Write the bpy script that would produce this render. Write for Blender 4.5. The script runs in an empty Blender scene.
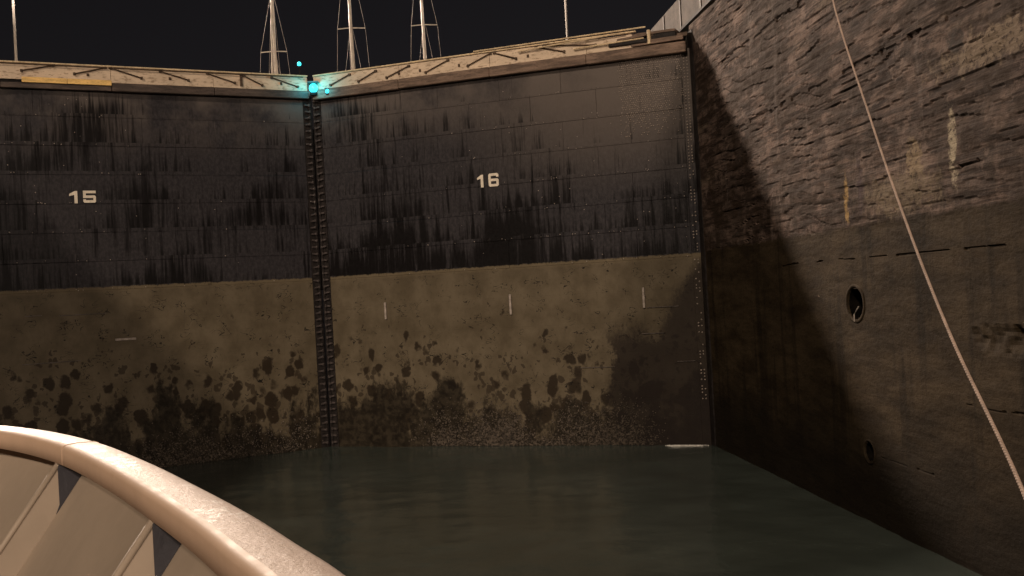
import bpy, math, random
from mathutils import Vector, Matrix, noise
random.seed(7)
R = math.radians
S = bpy.context.scene
COL = S.collection

# ------------------------------------------------------------------ camera
cam_data = bpy.data.cameras.new('camera')
cam_data.sensor_width = 36.0
cam_data.lens = 1200.0 / 1024.0 * 36.0
cam_data.clip_start = 0.05
cam_data.clip_end = 3000.0
cam = bpy.data.objects.new('camera', cam_data)
COL.objects.link(cam)
YAW, PITCH, ROLL = R(4.65), R(0.3), R(3.2)
cam.matrix_world = (Matrix.Translation((4.45, 0.0, 6.9)) @ Matrix.Rotation(-YAW, 4, 'Z')
                    @ Matrix.Rotation(R(90) + PITCH, 4, 'X') @ Matrix.Rotation(-ROLL, 4, 'Z'))
S.camera = cam

# ------------------------------------------------------------------ night sky
SUN_DIR = Vector((1.0, 2.2, -1.25)).normalized()
elev = math.asin(-SUN_DIR.z)
world = bpy.data.worlds.new('World')
S.world = world
world.use_nodes = True
wn = world.node_tree
wn.nodes.clear()
sky = wn.nodes.new('ShaderNodeTexSky')
sky.sky_type = 'NISHITA'
sky.sun_disc = False
sky.sun_elevation = elev
sky.sun_rotation = math.atan2(-SUN_DIR.x, -SUN_DIR.y)
hsv = wn.nodes.new('ShaderNodeHueSaturation')
hsv.inputs['Saturation'].default_value = 0.12
tint = wn.nodes.new('ShaderNodeMix')
tint.data_type = 'RGBA'
tint.blend_type = 'MULTIPLY'
tint.inputs['Factor'].default_value = 1.0
tint.inputs['B'].default_value = (1.0, 0.88, 0.96, 1)
bg = wn.nodes.new('ShaderNodeBackground')
bg.inputs['Strength'].default_value = 0.0016
wo = wn.nodes.new('ShaderNodeOutputWorld')
wn.links.new(sky.outputs[0], hsv.inputs['Color'])
wn.links.new(hsv.outputs[0], tint.inputs['A'])
wn.links.new(tint.outputs['Result'], bg.inputs['Color'])
wn.links.new(bg.outputs[0], wo.inputs['Surface'])

# ------------------------------------------------------------------ key light (warm floodlighting from astern, high on the left)
sun_d = bpy.data.lights.new('sun', 'SUN')
sun_d.energy = 1.6
sun_d.angle = R(3.0)
sun_d.color = (1.0, 0.80, 0.62)
sun = bpy.data.objects.new('sun', sun_d)
COL.objects.link(sun)
sun.rotation_euler = SUN_DIR.to_track_quat('-Z', 'Y').to_euler()

# ------------------------------------------------------------------ exposure
S.view_settings.view_transform = 'Standard'
S.view_settings.look = 'None'
S.view_settings.gamma = 1.0
S.view_settings.exposure = 0.0
S.view_settings.use_curve_mapping = False
S.render.engine = 'CYCLES'
S.cycles.use_denoising = True
S.cycles.max_bounces = 4
S.cycles.diffuse_bounces = 2
S.cycles.glossy_bounces = 2
S.cycles.caustics_reflective = False
S.cycles.caustics_refractive = False

# ================================================================== helpers
class MB:
    """collects shapes, builds one mesh object"""
    def __init__(self):
        self.v, self.f = [], []
    def add(self, vs, fs):
        b = len(self.v)
        self.v += [tuple(p) for p in vs]
        self.f += [tuple(b + i for i in f) for f in fs]
        return self
    def box(self, a, b, ch=0.0):
        x0, y0, z0 = a
        x1, y1, z1 = b
        if ch <= 0:
            vs = [(x0,y0,z0),(x1,y0,z0),(x1,y1,z0),(x0,y1,z0),(x0,y0,z1),(x1,y0,z1),(x1,y1,z1),(x0,y1,z1)]
            return self.add(vs, [(0,3,2,1),(4,5,6,7),(0,1,5,4),(1,2,6,5),(2,3,7,6),(3,0,4,7)])
        rings = []
        for z, i in ((z0, ch), (z0 + ch, 0), (z1 - ch, 0), (z1, ch)):
            c = ch
            xa, xb, ya, yb = x0 + i, x1 - i, y0 + i, y1 - i
            rings.append([(xa+c,ya,z),(xb-c,ya,z),(xb,ya+c,z),(xb,yb-c,z),(xb-c,yb,z),(xa+c,yb,z),(xa,yb-c,z),(xa,ya+c,z)])
        return self.loft(rings, True, True)
    def loft(self, rings, closed=True, caps=False):
        n = len(rings[0])
        vs = [p for r in rings for p in r]
        fs = []
        for i in range(len(rings) - 1):
            for j in range(n if closed else n - 1):
                k = (j + 1) % n
                fs.append((i*n+j, i*n+k, (i+1)*n+k, (i+1)*n+j))
        if caps:
            fs.append(tuple(reversed(range(n))))
            fs.append(tuple((len(rings)-1)*n + j for j in range(n)))
        return self.add(vs, fs)
    def tube(self, pts, rad, seg=8):
        rs = rad if isinstance(rad, (list, tuple)) else [rad] * len(pts)
        pts = [Vector(p) for p in pts]
        rings = []
        for i, p in enumerate(pts):
            t = (pts[min(i+1, len(pts)-1)] - pts[max(i-1, 0)]).normalized()
            a = Vector((0, 0, 1)) if abs(t.z) < 0.9 else Vector((1, 0, 0))
            s = t.cross(a).normalized()
            u = s.cross(t)
            rings.append([p + (s*math.cos(q) + u*math.sin(q)) * rs[i] for q in [2*math.pi*k/seg for k in range(seg)]])
        return self.loft(rings, True, True)
    def prism(self, poly, y0, y1):
        """poly in (x, z), extruded along y"""
        n = len(poly)
        vs = [(x, y0, z) for x, z in poly] + [(x, y1, z) for x, z in poly]
        fs = [tuple(range(n)), tuple(reversed(range(n, 2*n)))]
        for i in range(n):
            j = (i + 1) % n
            fs.append((i, i + n, j + n, j))
        return self.add(vs, fs)
    def mesh(self, name, mat, smooth=False):
        m = bpy.data.meshes.new(name)
        m.from_pydata(self.v, [], self.f)
        m.validate()
        import bmesh
        bm = bmesh.new(); bm.from_mesh(m)
        bmesh.ops.recalc_face_normals(bm, faces=bm.faces)
        bm.to_mesh(m); bm.free()
        if mat: m.materials.append(mat)
        if smooth:
            for p in m.polygons: p.use_smooth = True
        return m
    def build(self, name, mat, parent=None, smooth=False, **kw):
        return put(name, self.mesh(name, mat, smooth), parent, **kw)

def put(name, mesh, parent=None, loc=None, rot=None, label=None, cat=None, group=None, kind=None):
    o = bpy.data.objects.new(name, mesh)
    COL.objects.link(o)
    o.parent = parent
    if loc is not None: o.location = loc
    if rot is not None: o.rotation_euler = rot
    return tag(o, label, cat, group, kind)

def tag(o, label=None, cat=None, group=None, kind=None):
    if label: o['label'] = label
    if cat: o['category'] = cat
    if group: o['group'] = group
    if kind: o['kind'] = kind
    return o

def empty(name, loc, rz=0.0, **kw):
    o = bpy.data.objects.new(name, None)
    COL.objects.link(o)
    o.location = loc
    o.rotation_euler = (0, 0, rz)
    return tag(o, **kw)

# ------------------------------------------------------------------ material helper
class G:
    def __init__(self, name):
        self.m = bpy.data.materials.new(name)
        self.m.use_nodes = True
        self.nt = self.m.node_tree
        self.nt.nodes.clear()
        self.out = self.nt.nodes.new('ShaderNodeOutputMaterial')
        self.p = self.nt.nodes.new('ShaderNodeBsdfPrincipled')
        self.nt.links.new(self.p.outputs[0], self.out.inputs['Surface'])
    def n(self, t, **props):
        x = self.nt.nodes.new('ShaderNode' + t)
        for k, v in props.items(): setattr(x, k, v)
        return x
    def set(self, sock, v):
        if hasattr(v, 'is_output'): self.nt.links.new(v, sock)
        elif isinstance(v, (tuple, list)) and len(v) == 3 and sock.type == 'RGBA': sock.default_value = (*v, 1)
        else: sock.default_value = v
    def coord(self, kind='Object'):
        return self.n('TexCoord').outputs[kind]
    def scale(self, vec, s, off=(0, 0, 0)):
        x = self.n('Mapping')
        self.set(x.inputs['Vector'], vec)
        x.inputs['Scale'].default_value = s
        x.inputs['Location'].default_value = off
        return x.outputs[0]
    def noise(self, vec, scale=1.0, detail=4.0, rough=0.55, dist=0.0):
        x = self.n('TexNoise')
        self.set(x.inputs['Vector'], vec)
        x.inputs['Scale'].default_value = scale
        x.inputs['Detail'].default_value = detail
        x.inputs['Roughness'].default_value = rough
        x.inputs['Distortion'].default_value = dist
        return x.outputs['Fac']
    def voro(self, vec, scale=1.0, feature='F1', rnd=1.0):
        x = self.n('TexVoronoi', feature=feature)
        self.set(x.inputs['Vector'], vec)
        x.inputs['Scale'].default_value = scale
        x.inputs['Randomness'].default_value = rnd
        return x.outputs['Distance']
    def xyz(self, vec):
        x = self.n('SeparateXYZ')
        self.set(x.inputs[0], vec)
        return x.outputs
    def math(self, op, a, b=0.0, c=0.0):
        x = self.n('Math', operation=op)
        self.set(x.inputs[0], a); self.set(x.inputs[1], b); self.set(x.inputs[2], c)
        return x.outputs[0]
    def step(self, v, a, b):
        """0 at a -> 1 at b, smooth"""
        x = self.n('MapRange', interpolation_type='SMOOTHSTEP')
        self.set(x.inputs['Value'], v)
        x.inputs['From Min'].default_value = a
        x.inputs['From Max'].default_value = b
        if a > b:
            x.inputs['From Min'].default_value = b
            x.inputs['From Max'].default_value = a
            x.inputs['To Min'].default_value = 1.0
            x.inputs['To Max'].default_value = 0.0
        return x.outputs[0]
    def mul(self, a, b): return self.math('MULTIPLY', a, b)
    def mix(self, f, a, b, blend='MIX'):
        x = self.n('Mix', data_type='RGBA', blend_type=blend)
        self.set(x.inputs['Factor'], f)
        self.set(x.inputs[6], a); self.set(x.inputs[7], b)
        return x.outputs[2]
    def bump(self, h, strength=0.5, dist=0.02, normal=None):
        x = self.n('Bump')
        self.set(x.inputs['Height'], h)
        x.inputs['Strength'].default_value = strength
        x.inputs['Distance'].default_value = dist
        if normal is not None: self.set(x.inputs['Normal'], normal)
        return x.outputs[0]
    def done(self, color=None, rough=None, normal=None, metal=None, spec=None):
        if color is not None: self.set(self.p.inputs['Base Color'], color)
        if rough is not None: self.set(self.p.inputs['Roughness'], rough)
        if normal is not None: self.set(self.p.inputs['Normal'], normal)
        if metal is not None: self.set(self.p.inputs['Metallic'], metal)
        if spec is not None: self.set(self.p.inputs['Specular IOR Level'], spec)
        return self.m

def worn(name, col, var=0.25, rough=0.6, scale=3.0, dirt=None, metal=0.0, bump=0.3, stretch=(1, 1, 1), spec=0.4):
    g = G(name)
    v = g.scale(g.coord(), stretch)
    a = g.noise(v, scale, 6, 0.65)
    b = g.noise(v, scale * 7, 4, 0.6)
    lo = tuple(c * (1 - var) for c in col)
    hi = tuple(min(1, c * (1 + var)) for c in col)
    c = g.mix(g.step(a, 0.35, 0.65), lo, hi)
    if dirt: c = g.mix(g.mul(g.step(b, 0.52, 0.68), 0.8), c, dirt)
    return g.done(c, g.math('ADD', g.mul(b, 0.3), rough - 0.15), g.bump(b, bump, 0.01), metal, spec)

# ------------------------------------------------------------------ materials
def gate_material():
    g = G('gate_plate_steel')
    co = g.coord()
    X, Y, Z = g.xyz(co)
    big = g.noise(co, 0.35, 4, 0.6)
    # --- upper zone: wet dark steel, streaks that run down to the seams
    rz_ = g.math('DIVIDE', g.math('ADD', Z, 0.62), 1.27)
    row = g.math('FRACT', rz_)                                              # 0 at a seam .. 1 below the next
    cv = g.n('CombineXYZ'); g.set(cv.inputs[0], X); g.set(cv.inputs[1], g.mul(g.math('FLOOR', rz_), 3.3)); g.set(cv.inputs[2], Z)
    s1 = g.noise(g.scale(cv.outputs[0], (3.6, 1.0, 0.16)), 1.0, 4, 0.7)
    s2 = g.noise(g.scale(cv.outputs[0], (10.0, 1.0, 0.6), (3.7, 0, 1.3)), 1.0, 2, 0.6)
    rowm = g.mul(g.mul(g.step(row, 0.9, 0.0), g.noise(g.scale(co, (0.5, 0, 0.8), (7, 0, 2)), 1.0, 2, 0.5)), 0.17)
    field = g.noise(g.scale(co, (0.16, 0, 0.22), (2.1, 0, 5.3)), 1.0, 2, 0.5)
    hgt = g.math('SUBTRACT', g.mul(g.step(Z, 15.5, 10.0), 0.24), 0.10)
    st = g.math('ADD', g.math('ADD', s1, g.mul(s2, 0.45)), g.math('ADD', rowm, g.math('ADD', hgt, g.mul(g.math('SUBTRACT', field, 0.5), 1.15))))
    streak = g.mul(g.step(st, 0.76, 1.02), 0.93)
    free = g.noise(g.scale(co, (5.5, 0.0, 0.16), (13.1, 0, 4.4)), 1.0, 5, 0.7)
    streak = g.math('MAXIMUM', streak, g.mul(g.step(free, 0.60, 0.70), g.step(Z, 15.5, 12.0)))
    fine = g.noise(g.scale(co, (1.5, 1, 1.0)), 5.0, 6, 0.7)
    up = g.mix(g.step(fine, 0.35, 0.7), (0.0235, 0.0215, 0.0240), (0.044, 0.040, 0.0425))
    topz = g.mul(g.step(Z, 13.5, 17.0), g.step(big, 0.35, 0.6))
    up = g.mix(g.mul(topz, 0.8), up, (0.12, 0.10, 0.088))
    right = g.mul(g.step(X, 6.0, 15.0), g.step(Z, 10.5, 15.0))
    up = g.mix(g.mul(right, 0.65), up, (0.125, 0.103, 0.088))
    up = g.mix(streak, up, (0.003, 0.0022, 0.0022))
    pale = g.step(g.noise(g.scale(co, (4.0, 0, 0.35), (9, 0, 2)), 1.0, 4, 0.6), 0.64, 0.76)
    up = g.mix(g.mul(pale, 0.30), up, (0.16, 0.14, 0.125))
    # --- lower zone: olive brown growth
    lo = g.mix(g.step(g.noise(co, 0.8, 5, 0.6), 0.3, 0.7), (0.078, 0.061, 0.038), (0.128, 0.103, 0.068))
    lo = g.mix(g.mul(g.step(fine, 0.5, 0.75), 0.4), lo, (0.058, 0.043, 0.026))
    # dark round tufts, more of them lower down
    wob = g.n('TexNoise'); g.set(wob.inputs['Vector'], co); wob.inputs['Scale'].default_value = 3.0; wob.inputs['Detail'].default_value = 3
    wv = g.n('VectorMath', operation='MULTIPLY_ADD'); g.set(wv.inputs[0], wob.outputs['Color']); wv.inputs[1].default_value = (0.5, 0.0, 0.6); g.set(wv.inputs[2], co)
    vd = g.voro(g.scale(wv.outputs[0], (1.0, 0.0, 0.78)), 1.5)
    cl = g.noise(g.scale(co, (1, 0, 1), (4.4, 0, 1.7)), 0.42, 3, 0.6)
    cov = g.math('ADD', g.mul(g.step(Z, 7.0, 1.8), 0.52), g.mul(g.math('SUBTRACT', cl, 0.58), 1.1))
    tuft = g.step(g.math('SUBTRACT', vd, cov), 0.11, -0.04)
    lo = g.mix(g.mul(tuft, 0.9), lo, (0.017, 0.011, 0.006))
    vd2 = g.voro(g.scale(wv.outputs[0], (1.0, 0.0, 0.8), (5.2, 0, 3.3)), 3.1)
    cov2 = g.math('ADD', g.mul(g.step(Z, 7.4, 2.6), 0.40), g.mul(g.math('SUBTRACT', g.noise(g.scale(co, (1, 0, 1), (1.1, 0, 8.7)), 0.55, 3, 0.6), 0.58), 1.4))
    lo = g.mix(g.mul(g.step(g.math('SUBTRACT', vd2, cov2), 0.10, 0.0), 0.75), lo, (0.026, 0.018, 0.011))
    # thin black cracks
    wr = g.noise(g.scale(co, (1.1, 0, 2.0)), 1.7, 1.5, 0.5, 1.2)
    crack = g.mul(g.step(g.math('ABSOLUTE', g.math('SUBTRACT', wr, 0.5)), 0.016, 0.007), g.step(g.noise(co, 1.3, 2, 0.5), 0.54, 0.58))
    lo = g.mix(g.mul(crack, 0.95), lo, (0.005, 0.004, 0.003))
    # slime zone near the water with a ragged upper edge
    rag = g.noise(g.scale(co, (1.0, 0, 0.55), (1.4, 0, 0)), 0.42, 7, 0.72)
    zr = g.math('SUBTRACT', Z, g.mul(g.math('SUBTRACT', rag, 0.5), 15.0))
    slime = g.step(zr, 2.6, 1.3)
    lo = g.mix(g.mul(slime, 0.93), lo, g.mix(g.step(g.noise(co, 2.6, 5, 0.7), 0.42, 0.62), (0.009, 0.0065, 0.004), (0.032, 0.025, 0.016)))
    # wall shade and wet growth painted into the heel post corner, ragged edged
    rg = g.math('ADD', g.math('SUBTRACT', cl, 0.5), g.mul(g.math('SUBTRACT', fine, 0.5), 0.8))
    cx_ = g.math('ADD', X, g.mul(rg, 2.2))
    cz_ = g.math('ADD', g.math('SUBTRACT', Z, g.mul(g.math('MAXIMUM', g.math('SUBTRACT', X, 16.6), 0.0), 1.5)), g.mul(rg, 2.6))
    corner = g.mul(g.step(cx_, 14.0, 14.5), g.step(cz_, 5.6, 4.3))
    lo = g.mix(g.mul(corner, 0.85), lo, (0.017, 0.012, 0.010))
    # sharp tide line
    edge = g.math('ADD', Z, g.mul(g.noise(g.scale(co, (2.2, 0, 0)), 1.0, 5, 0.8), 0.30))
    isup = g.step(edge, 8.34, 8.41)
    pal = g.mul(g.step(edge, 8.10, 8.30), 0.45)
    lo = g.mix(pal, lo, (0.16, 0.125, 0.075))
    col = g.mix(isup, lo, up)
    rgh = g.math('ADD', g.mul(fine, 0.35), g.math('ADD', 0.36, g.mul(isup, -0.10)))
    h = g.math('ADD', g.mul(fine, 0.6), g.mul(g.noise(co, 22, 3, 0.6), 0.35))
    return g.done(col, rgh, g.bump(h, 0.5, 0.025), 0.0, 0.14)

def concrete_material(name, tide):
    g = G(name)
    co = g.coord('Object')
    X, Y, Z = g.xyz(co)
    lay = g.noise(g.scale(co, (1, 0.22, 1.0)), 2.4, 8, 0.68)
    fine = g.noise(g.scale(co, (1, 0.5, 1.0)), 9.0, 6, 0.7)
    big = g.noise(g.scale(co, (1, 0.5, 0.8), (0, 2.2, 0)), 0.38, 6, 0.68)
    up = g.mix(g.step(lay, 0.38, 0.62), (0.040, 0.027, 0.022), (0.165, 0.115, 0.092))
    up = g.mix(g.mul(g.step(big, 0.47, 0.62), 0.75), up, (0.070, 0.052, 0.042))
    tan = g.noise(g.scale(co, (1, 0.16, 0.7), (0, 5.0, 3)), 0.9, 5, 0.65)
    up = g.mix(g.mul(g.step(tan, 0.58, 0.70), 0.6), up, (0.20, 0.15, 0.108))
    up = g.mix(g.mul(g.step(fine, 0.55, 0.72), 0.5), up, (0.045, 0.034, 0.030))
    course = g.noise(g.scale(co, (0, 0.22, 5.5), (0, 1, 7)), 1.0, 5, 0.7)
    up = g.mix(g.mul(g.step(course, 0.50, 0.58), 0.8), up, (0.028, 0.019, 0.015))
    mott = g.noise(g.scale(co, (1, 0.6, 1.1), (0, 9, 1)), 1.1, 7, 0.72)
    up = g.mix(g.mul(g.step(mott, 0.49, 0.58), 0.8), up, (0.040, 0.026, 0.018))
    up = g.mix(g.mul(g.step(mott, 0.44, 0.36), 0.6), up, (0.200, 0.145, 0.118))
    # lime runs, downward
    run = g.noise(g.scale(co, (0, 1.6, 0.10), (0, 3, 0)), 1.0, 4, 0.6)
    up = g.mix(g.mul(g.step(run, 0.60, 0.72), 0.35), up, (0.20, 0.165, 0.145))
    wetrun = g.noise(g.scale(co, (0, 1.1, 0.12), (0, 11, 4)), 1.0, 5, 0.65)
    low = g.step(g.math('ADD', Z, g.mul(big, 4.0)), 14.5, 10.5)
    up = g.mix(g.mul(g.mul(g.step(wetrun, 0.46, 0.62), low), 0.7), up, (0.034, 0.024, 0.017))
    # pale patches left by old paint
    spotn = g.noise(co, 3.0, 5, 0.7)
    for (py, pz, ry, rz, c, amt) in ((26.3, 9.75, 0.22, 0.85, (0.40, 0.34, 0.24), 0.9), (28.4, 9.6, 0.5, 0.55, (0.27, 0.20, 0.12), 0.7),
                                (24.0, 11.6, 3.2, 0.42, (0.30, 0.23, 0.16), 0.6), (33.1, 9.0, 0.16, 0.75, (0.42, 0.27, 0.10), 0.7),
                                (32.0, 9.2, 0.2, 0.9, (0.06, 0.04, 0.045), 0.8), (25.9, 12.0, 0.45, 0.33, (0.05, 0.04, 0.035), 0.95),
                                (29.5, 8.9, 2.6, 0.6, (0.22, 0.17, 0.11), 0.5)):
        dy = g.math('DIVIDE', g.math('SUBTRACT', Y, py), ry)
        dz = g.math('DIVIDE', g.math('SUBTRACT', Z, pz), rz)
        d = g.math('ADD', g.math('SQRT', g.math('ADD', g.mul(dy, dy), g.mul(dz, dz))), g.mul(g.math('SUBTRACT', spotn, 0.5), 2.6))
        up = g.mix(g.mul(g.mul(g.step(d, 1.15, 0.55), amt), g.step(fine, 0.62, 0.50)), up, c)
    lo = g.mix(g.step(g.noise(g.scale(co, (1, 0.25, 1)), 1.6, 6, 0.65), 0.3, 0.7), (0.026, 0.0180, 0.0105), (0.062, 0.0440, 0.0260))
    lo = g.mix(g.mul(g.step(fine, 0.55, 0.7), 0.5), lo, (0.010, 0.0075, 0.005))
    wr2 = g.noise(g.scale(co, (0, 0.9, 0.10), (0, 6, 2)), 1.0, 5, 0.65)
    lo = g.mix(g.mul(g.step(wr2, 0.50, 0.64), 0.55), lo, (0.009, 0.007, 0.005))
    slime = g.step(g.math('SUBTRACT', Z, g.mul(g.math('SUBTRACT', big, 0.5), 4.0)), 3.6, 1.2)
    lo = g.mix(g.mul(slime, 0.85), lo, (0.014, 0.011, 0.008))
    edge = g.math('ADD', Z, g.mul(g.noise(g.scale(co, (0, 0.9, 0)), 1.0, 5, 0.75), 0.5))
    col = g.mix(g.step(edge, tide + 0.20, tide + 0.34), lo, up)
    h = g.math('ADD', g.mul(lay, 0.7), g.mul(fine, 0.6))
    h = g.math('ADD', h, g.mul(g.mul(course, 0.8), g.step(Z, tide - 0.2, tide + 0.1)))
    return g.done(col, g.math('ADD', 0.5, g.mul(fine, 0.5)), g.bump(h, 0.9, 0.05), 0.0, 0.05)

def water_material(name):
    g = G(name)
    co = g.coord('Object')
    a = g.noise(g.scale(co, (1, 0.7, 1)), 1.4, 4, 0.55, 0.3)
    b = g.noise(co, 6.0, 3, 0.5)
    murk = g.noise(co, 0.10, 4, 0.6)
    col = g.mix(g.step(murk, 0.35, 0.65), (0.054, 0.068, 0.058), (0.084, 0.102, 0.088))
    nrm = g.bump(g.math('ADD', a, g.mul(b, 0.2)), 0.30, 0.08)
    return g.done(col, 0.16, nrm, 0.0, 0.32)

M = {}
M['gate'] = gate_material()
M['wall'] = concrete_material('lock_wall_concrete', 8.24)
M['water'] = water_material('murky_lock_water')
M['steel_dark'] = worn('dark_wet_steel', (0.018, 0.015, 0.014), 0.4, 0.45, 4, (0.035, 0.028, 0.025), spec=0.12)
M['steel_mid'] = worn('grey_brown_steel', (0.085, 0.07, 0.062), 0.4, 0.5, 3, (0.03, 0.022, 0.018))
M['clamp'] = worn('clamp_steel', (0.085, 0.070, 0.066), 0.5, 0.3, 6, (0.02, 0.015, 0.012), 0.3)
M['fascia'] = worn('buff_fascia_paint', (0.60, 0.47, 0.34), 0.12, 0.6, 1.2, (0.25, 0.17, 0.11), 0.0, 0.2, (0.5, 1, 1.5))
M['edge'] = worn('cream_edge_paint', (0.62, 0.48, 0.30), 0.2, 0.55, 2.0, (0.30, 0.19, 0.09))
M['timber'] = worn('weathered_timber', (0.16, 0.108, 0.078), 0.4, 0.75, 2.0, (0.05, 0.034, 0.026), 0.0, 0.6, (0.4, 3, 3))
M['timber_dark'] = worn('dark_timber', (0.070, 0.050, 0.040), 0.45, 0.6, 2.0, (0.02, 0.015, 0.012), 0.0, 0.6, (0.4, 3, 3))  # darker tone of the timber, used on the left leaf
M['yellow'] = worn('yellow_plank_paint', (0.80, 0.52, 0.18), 0.2, 0.6, 2.5, (0.36, 0.22, 0.08), 0.0, 0.3, (0.5, 2, 3))
M['rust'] = worn('rusty_rod', (0.075, 0.045, 0.026), 0.4, 0.7, 6, (0.03, 0.018, 0.012))
M['numeral'] = worn('numeral_paint', (0.72, 0.64, 0.52), 0.10, 0.6, 4, (0.5, 0.42, 0.33))
M['pale_bar'] = worn('galvanised_bar', (0.34, 0.29, 0.25), 0.25, 0.45, 6, (0.16, 0.11, 0.08))
M['barnacle'] = worn('barnacle_shell', (0.085, 0.068, 0.052), 0.7, 0.8, 7)
M['rivet'] = worn('bare_rivet', (0.27, 0.22, 0.18), 0.35, 0.5, 12)
M['coping'] = worn('coping_concrete', (0.080, 0.066, 0.056), 0.35, 0.85, 1.5, (0.14, 0.11, 0.095), 0.0, 0.5)
M['hole'] = worn('black_hole_shade', (0.006, 0.005, 0.004), 0.4, 0.95, 3, spec=0.0)  # shade inside the drain holes, painted as a near-black lining
M['apron'] = worn('apron_concrete', (0.25, 0.22, 0.19), 0.2, 0.9, 0.4)
M['paint'] = worn('cream_ship_paint', (0.52, 0.365, 0.255), 0.06, 0.62, 0.9, None, 0.0, 0.12)
M['plating'] = worn('shaded_bulwark_paint', (0.30, 0.24, 0.182), 0.07, 0.6, 0.9, None, 0.0, 0.12)  # same cream paint, darkened to put in its shade
M['cap_shade'] = worn('dark_blue_grey_cap_shade', (0.022, 0.021, 0.026), 0.2, 0.5, 3)  # colour of the rail cap's shadow, painted dark
M['deck'] = worn('grey_brown_deck', (0.18, 0.14, 0.12), 0.2, 0.7, 2)
M['hull'] = worn('hull_paint', (0.45, 0.38, 0.32), 0.1, 0.5, 0.5)
M['mast'] = worn('white_mast', (0.42, 0.36, 0.30), 0.15, 0.5, 2)
M['wire'] = worn('stay_wire', (0.25, 0.21, 0.18), 0.1, 0.5, 2)
M['boat'] = worn('white_gelcoat', (0.7, 0.68, 0.65), 0.05, 0.3, 1)
M['pole'] = worn('galvanised_pole', (0.16, 0.145, 0.13), 0.15, 0.6, 1.5)
M['rope'] = worn('pale_rope', (0.36, 0.26, 0.20), 0.15, 0.8, 3, (0.40, 0.27, 0.19))
M['foam'] = worn('white_foam', (0.62, 0.60, 0.55), 0.3, 0.7, 5)
M['bollard'] = worn('bollard_iron', (0.06, 0.05, 0.045), 0.3, 0.5, 4)
def rail_top():
    g = G('worn_rail_top_paint')
    co = g.coord()
    a = g.noise(co, 2.2, 4, 0.6)
    b = g.noise(g.scale(co, (1.2, 1.0, 1)), 14, 6, 0.75)
    peel = g.mul(g.step(a, 0.46, 0.60), g.step(b, 0.50, 0.60))
    col = g.mix(peel, (0.47, 0.325, 0.235), (0.58, 0.475, 0.385))
    col = g.mix(g.mul(g.step(g.noise(co, 30, 3, 0.6), 0.64, 0.70), 0.5), col, (0.36, 0.27, 0.21))
    h = g.math('ADD', g.mul(b, 1.0), g.mul(a, 0.4))
    return g.done(col, g.math('SUBTRACT', 0.55, g.mul(peel, 0.2)), g.bump(h, 0.6, 0.014), 0.0, 0.22)
M['rail_top'] = rail_top()
def glow(name, col, s):
    g = G(name)
    g.p.inputs['Emission Color'].default_value = (*col, 1)
    g.p.inputs['Emission Strength'].default_value = s
    return g.done(col, 0.3)
M['cyan'] = glow('cyan_lamp_lens', (0.04, 0.72, 0.84), 2.4)
M['flood'] = glow('warm_flood_lens', (1.0, 0.78, 0.55), 30.0)

# ================================================================== the lock: walls, ground, water
HALF = 16.75           # half the chamber's width
YQ, YM = 50.4, 58.8    # quoin and mitre
TOP = 18.0

def fbm(p, h=1.0, o=4):
    return noise.fractal(p, h, 2.0, o)

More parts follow.
